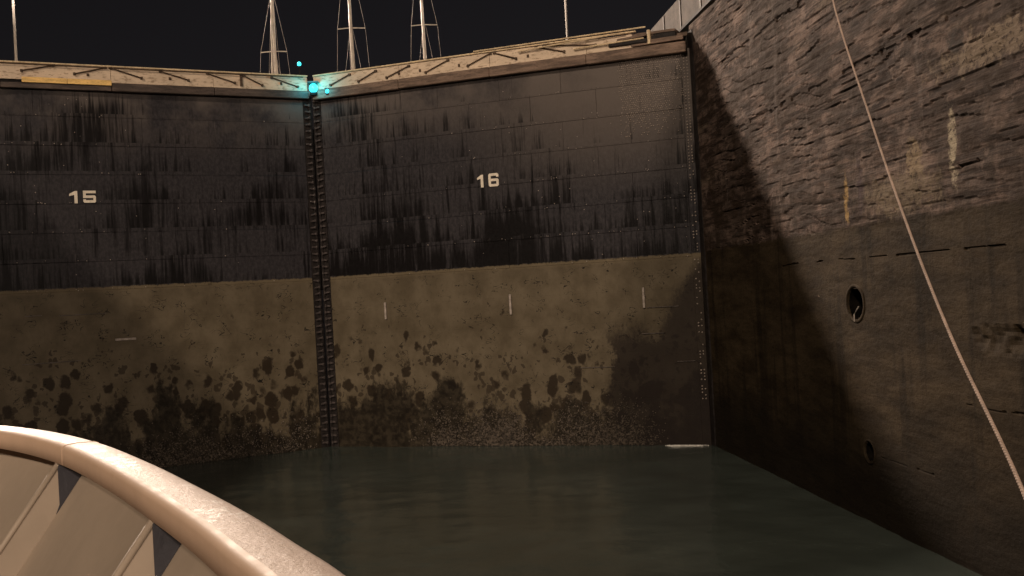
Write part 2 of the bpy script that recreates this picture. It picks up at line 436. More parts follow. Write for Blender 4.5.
def make_right_wall():
    ys = [-200, -150, -100] + [-70 + 4.0 * i for i in range(19)]
    ys = [y for y in ys if y < 2] + [2 + 0.5 * i for i in range(32)]
    y = 18.0
    while y < YQ - 0.02:
        ys.append(y); y += 0.075
    ys.append(YQ)
    zs = [-4.0, -2.0, -1.0]
    z = -0.5
    while z < TOP - 0.12:
        zs.append(z); z += 0.09 if z < 8.0 else 0.05
    zs.append(TOP - 0.06)
    zs = sorted([z for z in zs if all(abs(z - j) > 0.19 for j in (7.36, 3.83, 1.93))] + [j - 0.18 + 0.03 * k for j in (7.36, 3.83, 1.93) for k in range(13)])
    holes = [(32.88, 6.10, 0.60, 0.45), (32.45, 1.98, 0.36, 0.28)]
    vs = []
    for yy in ys:
        for zz in zs:
            t = min(1, max(0, (zz - 8.2) / 0.25))
            p = Vector((0, yy, zz))
            layer = fbm(Vector((0.3, yy * 0.22, zz * 1.5)), 0.8, 6)
            ledge = fbm(Vector((7.3, yy * 0.10 + zz * 0.06, zz * 0.85)), 0.9, 3)
            spall = max(0.0, fbm(Vector((3.1, yy * 0.30, zz * 0.55)), 0.9, 5) - 0.15)
            fine = noise.noise(Vector((5.0, yy * 1.5, zz * 5.0)))
            q = min(1.0, max(0.0, (YQ - 1.0 - yy) / 4.0))
            up = 0.038 * layer + 0.026 * (1 if ledge > 0.05 else 0) * min(1, abs(ledge - 0.05) * 6) + 0.065 * spall + 0.012 * fine
            lo = 0.020 * fbm(Vector((1.7, yy * 0.25, zz * 1.2)), 0.9, 4) + 0.008 * fine
            d = (up * t * (0.3 + 0.7 * q) + lo) + 0.03 * (1 - t)
            # layered, broken strata with undercut lower edges
            if t > 0 and yy > 17:
                fz = zz * 3.0 + 2.4 * fbm(Vector((2.2, yy * 0.09, zz * 0.35)), 0.9, 3)
                fr = fz - math.floor(fz)
                lay_id = math.floor(fz)
                amp = max(0.0, fbm(Vector((lay_id * 3.7, yy * 0.45, 1.0)), 0.8, 5) + 0.12)
                d += t * q * (0.065 * amp * fr)
                cut = noise.noise(Vector((lay_id * 5.1, yy * 0.9, 4.0)))
                if fr > 0.86 and cut > 0.12: d += 0.025 * q
            # open lift joints
            for jz, a, b, w in ((7.36, 22.0, 39.5, 0.020), (3.83, 22.0, 26.3, 0.022), (1.93, 28.0, 31.6, 0.020), (12.6, 20, 44, 0.06), (15.4, 24, 46, 0.06)):
                if a < yy < b:
                    wz = jz + 0.06 * noise.noise(Vector((jz, yy * 0.7, 0)))
                    if abs(zz - wz) < w and noise.noise(Vector((jz, yy * 1.3, 3))) > -0.15: d += 0.05
            # broken-out rough pocket
            e = ((yy - 24.2) / 1.9) ** 2 + ((zz - 5.35) / 0.33) ** 2 + 0.8 * noise.noise(Vector((2, yy * 3, zz * 5)))
            if e < 1: d += 0.09 * (1 - e) * (1 + 1.2 * fine)
            vs.append(Vector((HALF + d, yy, zz)))
    nz = len(zs)
    fs = []
    for i in range(len(ys) - 1):
        for j in range(nz - 1):
            cy, cz = 0.5 * (ys[i] + ys[i+1]), 0.5 * (zs[j] + zs[j+1])
            if any(((cy - a) / ry) ** 2 + ((cz - b) / rz) ** 2 < 1 for a, b, ry, rz in holes):
                continue
            fs.append((i*nz+j, i*nz+j+1, (i+1)*nz+j+1, (i+1)*nz+j))
    m = MB(); m.v = [tuple(p) for p in vs]; m.f = fs
    # backing return at the quoin end
    o = m.build('lock_wall', M['wall'], smooth=False, label='rough stained concrete lock wall on the right with a dark tide band', cat='wall')
    for a, b, ry, rz in holes:
        h = MB()
        rings = []
        n = 28
        for dx, k in ((0.03, 1.02), (0.05, 1.0), (0.35, 0.97), (1.5, 0.95)):
            rings.append([(HALF + 0.03 + dx, a + ry * k * math.cos(2*math.pi*i/n), b + rz * k * math.sin(2*math.pi*i/n)) for i in range(n)])
        h.loft(rings, True, False)
        h.add(rings[-1], [tuple(range(n))])
        c_ = MB().loft([[(HALF + 0.03 + dx, a + ry * k * math.cos(2*math.pi*i/n), b + rz * k * math.sin(2*math.pi*i/n)) for i in range(n)]
                        for dx, k in ((0.06, 1.26), (-0.02, 1.22), (-0.032, 1.12), (-0.02, 1.03), (0.06, 1.0))], True, False)
        c_.build('hole_collar', M['wall'], o, smooth=True)
        h.build('drain_hole', M['hole'], o, smooth=True)
    # a bent pale chain end in the larger hole
    MB().tube([(HALF + 0.02, 32.62, 6.02), (HALF - 0.02, 32.75, 5.88), (HALF - 0.03, 32.86, 5.80), (HALF - 0.03, 32.88, 5.60)], 0.016, 6).build('iron_hook', M['pale_bar'], o)
    # steel edge of the hollow quoin
    return o
lock_wall = make_right_wall()
MB().box((HALF + 1.62, -200, -4), (HALF + 2.0, YQ, TOP - 0.06)).build('wall_core', M['coping'], lock_wall)
qm = MB().box((HALF - 0.03, YQ - 0.55, -1.5), (HALF + 0.25, YQ + 0.35, TOP - 0.3), 0.02)
qm.build('quoin_casting', M['steel_dark'], lock_wall)

lw = MB().box((-HALF - 2.0, -200, -4), (-HALF, 140, TOP - 0.06), 0.05)
lw.build('lock_wall', M['wall'], label='concrete lock wall along the left side of the chamber', cat='wall')
# wall beyond the gate, behind the leaf recess
rm = MB().box((HALF + 2.4, YQ + 0.4, -4), (HALF + 4.0, 140, TOP - 0.06), 0.05)
rm.build('recess_wall', M['wall'], label='concrete wall behind the gate at the upper right', cat='wall')

# ground each side
g1 = MB().add([(-600, -300, TOP), (-HALF - 0.0, -300, TOP), (-HALF - 0.0, 900, TOP), (-600, 900, TOP)], [(0, 1, 2, 3)])
g1.build('ground', M['apron'], kind='structure')
g2 = MB().add([(HALF - 0.01, -300, TOP), (600, -300, TOP), (600, 900, TOP), (HALF + 2.4, 900, TOP), (HALF + 2.4, YQ, TOP), (HALF - 0.01, YQ, TOP)], [(0, 1, 2, 3, 4, 5)])
g2.build('ground', M['apron'], kind='structure')

# lower water with small waves
def make_water():
    vs, fs = [], []
    xs = [-17.2 + 0.3 * i for i in range(116)]
    ys = [-200, -120, -70, -50, -30, -15, -5] + [0.3 * i for i in range(199)]
    for y in ys:
        for x in xs:
            z = 0.035 * noise.fractal(Vector((x * 0.45, y * 0.33, 2.0)), 0.9, 2.0, 4) + 0.02 * noise.noise(Vector((x * 1.4, y * 1.0, 6)))
            vs.append((x, y, z))
    n = len(xs)
    for i in range(len(ys) - 1):
        for j in range(n - 1):
            fs.append((i*n+j, i*n+j+1, (i+1)*n+j+1, (i+1)*n+j))
    m = MB(); m.v = vs; m.f = fs
    m.build('water', M['water'], smooth=True, kind='structure')
make_water()
MB().add([(-HALF, YQ + 1.2, 15.6), (0, YM + 1.2, 15.6), (HALF + 2.4, YQ + 1.2, 15.6), (HALF + 2.4, 400, 15.6), (0, 400, 15.6), (-HALF, 400, 15.6)], [(0, 1, 4, 5), (1, 2, 3, 4)]).build('upper_water', M['water'], kind='structure')

# coping parapet on the right wall round the gate head
cop = empty('parapet', (HALF, 44.0, TOP), label='pale grey concrete parapet panels on the wall top beside the gate', cat='parapet')
y = 0.0
for ln in (3.9, 3.6, 3.4, 3.5):
    MB().box((-0.05, y + 0.012, 0.12), (0.35, y + ln - 0.012, 1.50), 0.03).build('panel', M['coping'], cop)
    MB().box((-0.10, y + ln - 0.10, 0.05), (0.30, y + ln + 0.10, 1.40), 0.015).build('panel_post', M['steel_mid'], cop)
    y += ln
MB().box((-0.08, -1.0, 0.004), (2.3, 14.5, 0.12)).build('footing', M['steel_dark'], cop)

# ================================================================== the gate leaves
ANG = R(26.57)
LEN = HALF / math.cos(ANG)     # 18.73
courses = [17.0, 15.72, 14.45, 13.18, 11.9, 10.63, 9.36, 8.09, 6.75, 5.4, 4.1, 2.75, 1.3, -1.6]

def ball(m, x, y, z, r, sq=0.6):
    """small rivet dome standing out of the plate towards -y"""
    vs = [(x + r, y, z), (x, y, z + r), (x - r, y, z), (x, y, z - r),
          (x + r*.6, y - r*sq, z), (x, y - r*sq, z + r*.6), (x - r*.6, y - r*sq, z), (x, y - r*sq, z - r*.6)]
    m.add(vs, [(0,1,5,4),(1,2,6,5),(2,3,7,6),(3,0,4,7),(4,5,6,7)])

clamp_mesh = (MB().box((-0.115, -0.11, -0.04), (0.115, 0.0, 0.04), 0.012)
              .box((-0.14, -0.16, -0.065), (-0.06, -0.11, 0.065), 0.012)).mesh('clamp', M['clamp'])
clamp_mesh_m = (MB().box((-0.115, -0.11, -0.04), (0.115, 0.0, 0.04), 0.012)
              .box((0.06, -0.16, -0.065), (0.14, -0.11, 0.065), 0.012)).mesh('clamp', M['clamp'])

def make_leaf(side, label):
    """local x runs along the leaf (0 at the mitre, side*LEN at the quoin), face at y = 0 looking down the chamber"""
    rng = random.Random(11 + side)
    root = empty('lock_gate', (0, YM, 0), -ANG * side, label=label, cat='lock gate', group='pair of mitre gate leaves')
    def X(a, b):
        return (min(side*a, side*b), max(side*a, side*b))
    a, b = X(0.10, LEN - 0.02)
    MB().box((a, 0.05, -1.6), (b, 1.9, 17.0)).build('gate_body', M['steel_dark'], root)
    # riveted skin plates, course by course
    for ci in range(len(courses) - 1):
        z1, z0 = courses[ci], courses[ci+1]
        cuts = [0.48]
        x = 0.48 + (1.55 if ci % 2 else 3.1)
        while x < LEN - 1.5:
            cuts.append(x + rng.uniform(-0.12, 0.12)); x += 3.1
        cuts.append(LEN - 0.42)
        for k in range(len(cuts) - 1):
            ga = 0.0012 if z0 < 8.0 else 0.004
            a, b = X(cuts[k] + ga, cuts[k+1] - ga)
            grown = z0 < 8.0                      # growth has filled the seams below the tide line
            pr = rng.uniform(0.0, 0.003) if grown else (0.014 if ci % 2 else 0.0) + rng.uniform(0.0, 0.012)
            m = MB()
            c = 0.012
            # slightly dished plate: four front corners and a centre
            dz = rng.uniform(-0.012, 0.012)
            xs = [a, a + c, 0.5*(a+b), b - c, b]
            zz = [z0 + ga, z0 + ga + c, 0.5*(z0+z1), z1 - ga - c, z1 - ga]
            vs = []
            for i, xx in enumerate(xs):
                for j, zv in enumerate(zz):
                    border = i in (0, 4) or j in (0, 4)
                    yy = (-pr + 0.002 if grown else -pr + 0.010) if border else -pr + (dz if (i == 2 and j == 2) else 0)
                    vs.append((xx, yy, zv))
            fs = [(i*5+j, i*5+j+1, (i+1)*5+j+1, (i+1)*5+j) for i in range(4) for j in range(4)]
            m.add(vs, fs)
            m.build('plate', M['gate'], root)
    # rivet rows along the seams
    m = MB()
    for ci in range(1, 8):
        z = courses[ci]
        x = 0.8
        while x < LEN - 0.6:
            if rng.random() < 0.55:
                ball(m, side*x, -0.03, z + 0.07, 0.022)
            x += 0.21
    m.build('rivet_rows', M['gate'], root, kind='stuff')
    # mitre post with its two rows of bolted clamps
    a, b = X(0.03, 0.465)
    MB().box((a, -0.02, -1.6), (b, 0.05, 17.0), 0.01).build('mitre_post', M['steel_dark'], root)
    a, b = X(0.10, 0.20)
    MB().box((a, -0.085, -1.6), (b, -0.02, 16.7), 0.015).build('seal_bar', M['steel_dark'], root)
    z = 0.25
    while z < 16.8:
        put('clamp', clamp_mesh if side > 0 else clamp_mesh_m, root, loc=(side * (0.31 + rng.uniform(-.03, .03)), -0.02, z), rot=(0, rng.uniform(-.22, .22), rng.uniform(-.1, .1)))
        z += 0.315 + rng.uniform(-0.02, 0.02)
    # heel post with studs
    a, b = X(LEN - 0.42, LEN - 0.03)
    MB().box((a, -0.03, -1.6), (b, 0.05, 17.0), 0.015).build('heel_post', M['gate'], root)
    m = MB()
    z = 2.0
    while z < 16.9:
        for xo in (0.30, 0.16):
            if rng.random() < (0.95 if z > 12 else 0.45):
                ball(m, side * (LEN - xo), -0.03, z + rng.uniform(-.01, .01), 0.042)
        z += 0.135
    m.build('stud_column', M['rivet'], root, kind='stuff')
    # top works: timber fender, fascia panels, edge strip, walkway
    edges = [0.25]
    while edges[-1] < LEN - 5: edges.append(edges[-1] + 4.63)
    edges.append(LEN - 0.1)
    for k in range(len(edges) - 1):
        a, b = X(edges[k] + 0.008, edges[k+1] - 0.008)
        if side < 0 and k == 2: b_, a_ = b, -13.28
        if k < 3 or side < 0:
            MB().box((a, -0.18, 17.25), (b, -0.12, 17.93), 0.012).build('fascia_panel', M['fascia'], root)
        else:
            MB().box((a, -0.18, 17.29), (a + 2.1, -0.12, 17.88), 0.012).build('fascia_panel', M['fascia'], root)
        mat = M['timber'] if side > 0 else M['timber_dark']
        if side < 0 and k == 2:
            pass
        else:
            MB().box((a, -0.34 - rng.uniform(0, .03), (16.80 if side > 0 else 16.86) + rng.uniform(-.01, .02)), (b, -0.06, 17.26 if side > 0 else 17.22), 0.03).build('fender_timber', mat, root)
    if side < 0:
        MB().box((-9.50, -0.33, 16.88), (-9.45, -0.06, 17.21)).build('fender_timber', M['timber_dark'], root)
        for a, b in ((-13.26, -11.42), (-11.40, -9.53)):
            MB().box((a, -0.37, 17.10), (b, -0.31, 17.33), 0.01).build('yellow_plank', M['yellow'], root)
        MB().box((-14.13, -0.30, 16.86), (-9.53, -0.06, 17.09), 0.02).build('fender_timber', M['timber_dark'], root)
    a, b = X(0.25, LEN - 0.1 if side < 0 else LEN - 2.3)
    MB().box((a, -0.26, 17.94), (b, -0.10, 18.01), 0.015).build('edge_strip', M['edge'], root)
    a, b = X(0.25, LEN - 0.6)
    MB().box((a, -0.10, 17.80), (b, 1.85, 17.90)).build('walkway', M['timber'], root)
    MB().box((a, -0.05, 17.0), (b, 1.8, 17.80)).build('walkway_girder', M['steel_dark'], root)
    return root

gate_r = make_leaf(1, 'dark riveted steel lock gate leaf numbered 16, right of the mitre')
gate_l = make_leaf(-1, 'dark riveted steel lock gate leaf numbered 15, left of the mitre')

# folded handrail braces lying against the fascia
def brace(root, p, q):
    m = MB().tube([(p[0], -0.235, p[1]), (q[0], -0.235, q[1])], 0.030, 6)
    m.box((p[0] - 0.07, -0.27, p[1] - 0.05), (p[0] + 0.07, -0.18, p[1] + 0.05), 0.01)
    m.box((q[0] - 0.05, -0.29, q[1] - 0.06), (q[0] + 0.05, -0.18, q[1] + 0.05), 0.01)
    m.build('brace', M['rust'], root)
for p, q in (((-11.92, 17.90), (-13.24, 17.62)), ((-9.75, 17.90), (-11.07, 17.58)), ((-9.50, 17.90), (-8.18, 17.52)),
             ((-7.32, 17.86), (-6.06, 17.52)), ((-5.15, 17.86), (-3.89, 17.50)), ((-3.42, 17.84), (-2.55, 17.44)), ((-2.06, 17.82), (-0.78, 17.44))):
    brace(gate_l, p, q)
for p, q in (((2.28, 17.80), (1.22, 17.42)), ((3.69, 17.80), (2.75, 17.42)), ((5.44, 17.82), (4.26, 17.42)), ((7.46, 17.84), (6.30, 17.42)),
             ((9.58, 17.88), (8.45, 17.46)), ((9.78, 17.88), (10.83, 17.50)), ((11.82, 17.88), (13.13, 17.52)), ((12.2, 17.90), (14.6, 17.62))):
    brace(gate_r, p, q)
for x in (-10.5, -6.9, -1.6):
    MB().box((x - 0.05, -0.24, 17.50), (x + 0.05, -0.18, 17.62), 0.01).build('cleat', M['rust'], gate_l)
for x in (4.9, 6.0, 8.0, 11.4):
    MB().box((x - 0.05, -0.24, 17.48), (x + 0.05, -0.18, 17.60), 0.01).build('cleat', M['rust'], gate_r)
MB().box((-3.62, -0.25, 17.34), (-3.50, -0.18, 17.92), 0.01).build('fascia_post', M['rust'], gate_l)
# lowered handrail tubes along the top edges
MB().tube([(-0.5, -0.28, 17.90), (-9.6, -0.28, 17.89)], 0.022, 6).build('handrail', M['rust'], gate_l)
MB().tube([(-9.8, -0.28, 17.89), (-18.2, -0.28, 17.90)], 0.022, 6).build('handrail', M['rust'], gate_l)
for (p, q) in (((8.8, -0.30, 18.05), (16.9, -0.32, 18.08)), ((11.0, -0.34, 17.78), (16.0, -0.36, 17.95)), ((13.6, -0.32, 17.55), (16.8, -0.30, 17.62))):
    MB().tube([p, q], 0.035, 6).build('handrail', M['edge'], gate_r)
# the battered end above the heel post
bm_ = M['timber']
MB().box((15.2, -0.30, 17.42), (17.0, -0.12, 17.62), 0.03).build('broken_plank', M['steel_dark'], gate_r)
for (x0, x1, y0, z0, h, ry) in ((16.2, 18.5, -0.25, 17.34, 0.20, -0.02), (14.9, 17.3, -0.05, 17.72, 0.14, 0.03), (16.9, 18.6, 0.25, 17.55, 0.18, -0.05), (15.6, 16.9, -0.33, 17.66, 0.10, -0.06)):
    c = 0.5 * (x0 + x1)
    MB().box((x0 - c, 0, -h/2), (x1 - c, 0.20, h/2), 0.02).build('loose_timber', M['timber'], gate_r, loc=(c, y0, z0 + h/2), rot=(0, ry, 0))
MB().box((16.95, -0.30, 17.34), (17.08, -0.10, 17.95), 0.01).build('bent_bracket', M['edge'], gate_r)

# dense field of bare rivets / pitting on the top corner near the heel post
m = MB(); rng = random.Random(3)
x = 15.5
while x < 18.3:
    z = 13.5
    while z < 16.9:
        p = 0.93 - 0.25 * max(0, (15.2 - z)) - 0.5 * max(0, x - 17.4)
        if z < 14.3 and rng.random() < 0.4: p = 0
        if noise.noise(Vector((x * 1.2, 0, z * 1.2))) > 0.35: p *= 0.4
        if rng.random() < p:
            ball(m, x + rng.uniform(-.012, .012) + (0.045 if int(round(z / 0.09)) % 2 else 0), -0.03, z + rng.uniform(-.012, .012), 0.030)
        z += 0.09
    x += 0.09
m.build('rivet_field', M['rivet'], gate_r, kind='stuff')

for root, sgn, seed in ((gate_r, 1, 21), (gate_l, -1, 22)):
    rng = random.Random(seed); m = MB()
    for _ in range(170):
        c = rng.choice(courses[1:8])
        x = min(LEN - 0.6, abs(rng.gauss(13.5, 4.5)) + 0.8)
        ball(m, sgn * x, -0.035, c + rng.uniform(0.02, 0.10) + (rng.uniform(0, 1.1) if rng.random() < 0.4 else 0), rng.uniform(0.014, 0.030))
    m.build('glint_rivets', M['pale_bar'], root, kind='stuff')  # glints of wet metal put in as pale coloured rivets

# painted leaf numbers, thin raised plates
def stroke(m, pts, w):
    """square-ended strokes in the leaf plane"""
    for (x0, z0), (x1, z1) in zip(pts[:-1], pts[1:]):
        if abs(x0 - x1) < 1e-6:
            m.box((x0 - w/2, -0.060, min(z0, z1) - w/2), (x0 + w/2, -0.042, max(z0, z1) + w/2))
        else:
            m.box((min(x0, x1) - w/2, -0.0585, z0 - w/2), (max(x0, x1) + w/2, -0.0425, z0 + w/2))
def numeral(root, ch, x0, x1, z0, z1):
    m = MB()
    w = 0.115
    l, r, b, t = x0 + w/2, x1 - w/2, z0 + w/2, z1 - w/2
    mid = 0.5 * (b + t)
    Y0, Y1 = -0.058, -0.042
    if ch == '1':
        m.prism([(x1 - 0.13, z0), (x1, z0), (x1, z1), (x1 - 0.10, z1), (x0, z1 - 0.13), (x0, z1 - 0.22), (x1 - 0.13, z1 - 0.17)], Y0, Y1)
    elif ch == '5':
        o = 0.05
        m.prism([(x0, z1), (x1, z1), (x1, z1 - w), (x0 + w, z1 - w), (x0 + w, mid + w/2), (x1 - o, mid + w/2), (x1, mid + w/2 - o), (x1, z0 + o), (x1 - o, z0),
                 (x0 + o, z0), (x0, z0 + o), (x0, z0 + 0.15), (x0 + w, z0 + 0.15), (x0 + w, z0 + w), (x1 - w, z0 + w), (x1 - w, mid - w/2), (x0, mid - w/2)], Y0, Y1)
    else:
        o = 0.06
        # 6: outer C shape then the lower ring
        m.prism([(x0, z0 + o), (x0, z1 - o), (x0 + o, z1), (x1 - o, z1), (x1, z1 - o), (x1, z1 - 0.17), (x1 - w, z1 - 0.17), (x1 - w, z1 - w), (x0 + w, z1 - w),
                 (x0 + w, mid + w/2), (x1 - o, mid + w/2), (x1, mid + w/2 - o), (x1, z0 + o), (x1 - o, z0), (x0 + w, z0), (x0 + w, z0 + w), (x1 - w, z0 + w), (x1 - w, mid - w/2),
                 (x0 + w, mid - w/2), (x0 + w, z0), (x0 + o, z0)], Y0, Y1)
    m.build('numeral', M['numeral'], root)
numeral(gate_l, '1', -11.52, -11.18, 11.93, 12.47)
numeral(gate_l, '5', -10.94, -10.40, 11.95, 12.48)
numeral(gate_r, '1', 8.52, 8.82, 11.86, 12.44)
numeral(gate_r, '6', 9.08, 9.58, 11.86, 12.46)

# pale step bars bolted to the plates
def bar(root, x, z0, z1, tilt=0.0):
    b = MB().box((-0.05, -0.10, -(z1 - z0)/2), (0.05, -0.03, (z1 - z0)/2), 0.012)
    b.build('step_bar', M['pale_bar'], root, loc=(x, 0, 0.5*(z0 + z1)), rot=(0, tilt, 0))
bar(gate_r, 3.42, 6.05, 6.85)
bar(gate_r, 9.82, 5.98, 6.90)
bar(gate_r, 16.08, 5.98, 6.88)
bar(gate_l, -9.45, 5.42, 6.32, R(90))
for (x0, x1, z) in ((16.2, 17.6, 5.98), (15.9, 16.9, 4.85), (17.4, 18.2, 3.6), (13.0, 14.6, 3.45)):
    MB().box((x0, -0.055, z), (x1, -0.02, z + 0.03), 0.006).build('weld_strip', M['steel_mid'], gate_r)
for (x0, x1, z) in ((-12.2, -10.2, 7.05), (-13.6, -12.9, 7.1), (-13.8, -11.4, 5.05)):
    MB().box((x0, -0.055, z), (x1, -0.02, z + 0.03), 0.006).build('weld_strip', M['steel_mid'], gate_l)

# barnacle crust near the waterline
def barnacles(root, n, x0, x1, seed):
    rng = random.Random(seed)
    m = MB()
    for _ in range(n):
        x = rng.uniform(x0, x1)
        x = 0.5*(x0 + x1) + (x - 0.5*(x0 + x1)) * (1 + 0.25*rng.random()) if rng.random() < 0.5 else x
        z = 0.02 + abs(rng.gauss(0, 0.75))
        if noise.noise(Vector((x * 0.5, seed, z * 0.7))) < rng.uniform(-0.6, 0.2) or z > 2.3: continue
        r = rng.uniform(0.012, 0.045)
        y = -0.02
        tx, tz = rng.uniform(-.5, .5) * r, rng.uniform(-.5, .5) * r
        vs = [(x + r*math.cos(q), y, z + r*math.sin(q)) for q in (0.3, 1.9, 3.5, 5.0)] + [(x + tx, y - r*1.1, z + tz)]
        m.add(vs, [(0, 1, 4), (1, 2, 4), (2, 3, 4), (3, 0, 4)])
    m.build('barnacle_crust', M['barnacle'], root, kind='stuff')
barnacles(gate_r, 11000, 5.5, 15.6, 5)
barnacles(gate_l, 3000, -9.0, -1.0, 9)

# ================================================================== cyan signal lamps on the gate top
def signal_lamp(loc, r, label, energy):
    root = empty('signal_lamp', loc, label=label, cat='lamp', group='cyan signal lamps at the mitre')
    m = MB()
    n = 12
    rings = []
    for k in range(7):
        th = math.pi * k / 6
        rings.append([(r*max(0.05, math.sin(th))*math.cos(2*math.pi*i/n), r*max(0.05, math.sin(th))*math.sin(2*math.pi*i/n), r*1.1*math.cos(th)) for i in range(n)])
    m.loft(rings, True, True)
    m.build('lens', M['cyan'], root, smooth=True)
    MB().tube([(0, 0, -r*1.05), (0, 0, -r*1.6)], r*0.9, 10).build('lamp_base', M['steel_dark'], root)
    if energy: MB().box((-r*1.3, r*0.9, -r*1.6), (r*1.3, r*1.15, r*1.5), r*0.1).build('back_plate', M['steel_mid'], root)
    if energy: MB().prism([(-r*1.35, r*1.25), (r*1.35, r*1.25), (r*1.2, r*1.5), (-r*1.2, r*1.5)], -r*0.9, r*1.1).build('hood', M['steel_mid'], root)
    if energy:
        l = bpy.data.lights.new('lamp_light', 'POINT')
        l.energy = energy; l.color = (0.03, 0.75, 0.95); l.shadow_soft_size = r * 1.3
        lo = bpy.data.objects.new('lamp_light', l); COL.objects.link(lo); lo.parent = root; lo.location = (0, -r*2.2, 0.0)
    return root
lamp_a = signal_lamp((0.15, 58.25, 17.34), 0.21, 'bright cyan signal lamp on the gate top at the mitre', 50)
lamp_b = signal_lamp((0.83, 58.00, 17.12), 0.10, 'small cyan lamp just right of the bright signal lamp', 4)
MB().box((-0.10, 0.0, -0.40), (0.10, 0.40, -0.27), 0.02).build('bracket', M['steel_dark'], lamp_a)
MB().box((-0.06, 0.0, -0.28), (0.06, 0.30, -0.16), 0.02).build('bracket', M['steel_dark'], lamp_b)
lamp_c = signal_lamp((-0.52, 58.9, 18.66), 0.10, 'small cyan lamp raised on a thin post above the mitre', 0)
MB().tube([(0, 0, -0.12), (0, 0, -0.78)], 0.02, 6).build('lamp_post', M['steel_dark'], lamp_c)

# ================================================================== yachts waiting beyond the gate
def yacht(x, y, zs, half, label, twin=False, lean=0.0, H=14.0):
    root = empty('sailing_yacht', (x, y, 15.6), label=label, cat='yacht', group='yachts beyond the gate')
    m = MB(); rings = []
    for t in [i / 10 for i in range(11)]:
        yy = -6 + 12 * t
        w = 1.8 * (1 - abs(2*t - 0.9) ** 2.4 * 0.9) if t < 1 else 0.05
        w = max(0.06, w)
        rings.append([(-w, yy, 1.1), (-w*0.95, yy, 0.3), (-w*0.5, yy, -0.5), (0, yy, -0.8), (w*0.5, yy, -0.5), (w*0.95, yy, 0.3), (w, yy, 1.1)])
    m.loft(rings, True, True)
    m.build('hull', M['boat'], root)
    MB().box((-1.0, -3, 1.1), (1.0, 2.0, 1.5), 0.1).build('cabin', M['boat'], root)
    mast = MB().tube([(0, 0, 1.1), (lean * 0.5, 0, H * 0.5), (lean, 0, H)], [0.135, 0.105, 0.07], 10).build('mast', M['mast'], root, smooth=True)
    MB().tube([(0, -0.1, 2.4), (0.05, -4.2, 2.5)], 0.09, 8).build('boom', M['mast'], root)
    zsp = zs - 15.6
    sp = MB().tube([(-half, 0, zsp), (0, 0.05, zsp + 0.06), (half, 0, zsp)], 0.035, 6)
    sp.build('spreader', M['mast'], mast)
    for s in (-1, 1):
        MB().tube([(s*1.25, -0.2, 1.1), (s*half, 0, zsp), (lean, 0, H - 0.3)], 0.009, 5).build('shroud', M['wire'], root)
        MB().tube([(s*1.2, -0.6, 1.1), (s*0.08, 0, zsp - 0.05)], 0.009, 5).build('shroud', M['wire'], root)
    MB().tube([(0, 5.6, 1.2), (lean, 0, H)], 0.009, 5).build('forestay', M['wire'], root)
    MB().tube([(0, -5.8, 1.2), (lean, 0, H)], 0.009, 5).build('backstay', M['wire'], root)
    if twin:
        MB().tube([(-0.30, -0.3, 1.2), (-0.07, -0.1, 8.0), (0.0, 0, 10.6)], [0.085, 0.06, 0.04], 8).build('furled_sail', M['mast'], root, smooth=True)
        MB().tube([(0.35, -0.3, 1.2), (0.08, -0.1, 8.0), (0.0, 0, 10.6)], [0.05, 0.04, 0.03], 6).build('halyard', M['mast'], root)
    return root
yacht(-3.38, 75, 22.68, 0.80, 'yacht with twin pale spars left of the cyan lamp', True, 0.08, 11.4)
yacht(1.45, 75, 23.95, 0.86, 'yacht with thick pale mast right of the cyan lamp', False, -0.05, 14.2)
yacht(5.98, 75, 23.98, 0.81, 'yacht with slender pale mast farthest right', False, -0.12, 13.8)

# ================================================================== high lamp masts beyond the gate
def lamp_mast(loc, top, r, label, energy):
    root = empty('lamp_post', loc, label=label, cat='lamp post', group='tall lamp posts beyond the gate')
    h = top - loc[2]
    MB().tube([(0, 0, 0), (0, 0, h)], [r, r * 0.6], 10).build('pole', M['pole'], root, smooth=True)
    MB().box((-0.5, -0.5, 0), (0.5, 0.5, 0.25), 0.03).build('base_plate', M['pole'], root)
    MB().tube([(0, 0, h - 0.5), (0, 0, h - 0.25)], 0.9, 12).build('lamp_ring', M['pole'], root)
    for k in range(6):
        q = 2 * math.pi * k / 6
        f = MB().box((-0.25, -0.18, -0.2), (0.25, 0.18, 0.2), 0.04).build('floodlight', M['pole'], root, loc=(1.15*math.cos(q), 1.15*math.sin(q), h - 0.55), rot=(0, 0, q))
        MB().box((-0.20, -0.14, -0.225), (0.20, 0.14, -0.205)).build('lens', M['flood'], f)
    l = bpy.data.lights.new('flood_light', 'POINT')
    l.energy = energy; l.color = (1.0, 0.80, 0.64); l.shadow_soft_size = 1.8
    lo = bpy.data.objects.new('flood_light', l); COL.objects.link(lo); lo.parent = root; lo.location = (0, 0, h - 1.8)
lamp_mast((-28.0, 104.4, TOP), 47.0, 0.13, 'tall thin lamp post at the far left behind the gate', 450000)
lamp_mast((20.1, 112.0, TOP), 47.0, 0.13, 'tall thin lamp post behind the right gate leaf', 60000)
lamp_mast((22.5, -120.0, TOP), 41.0, 0.16, 'tall lamp post on the right bank astern of our ship', 430000)

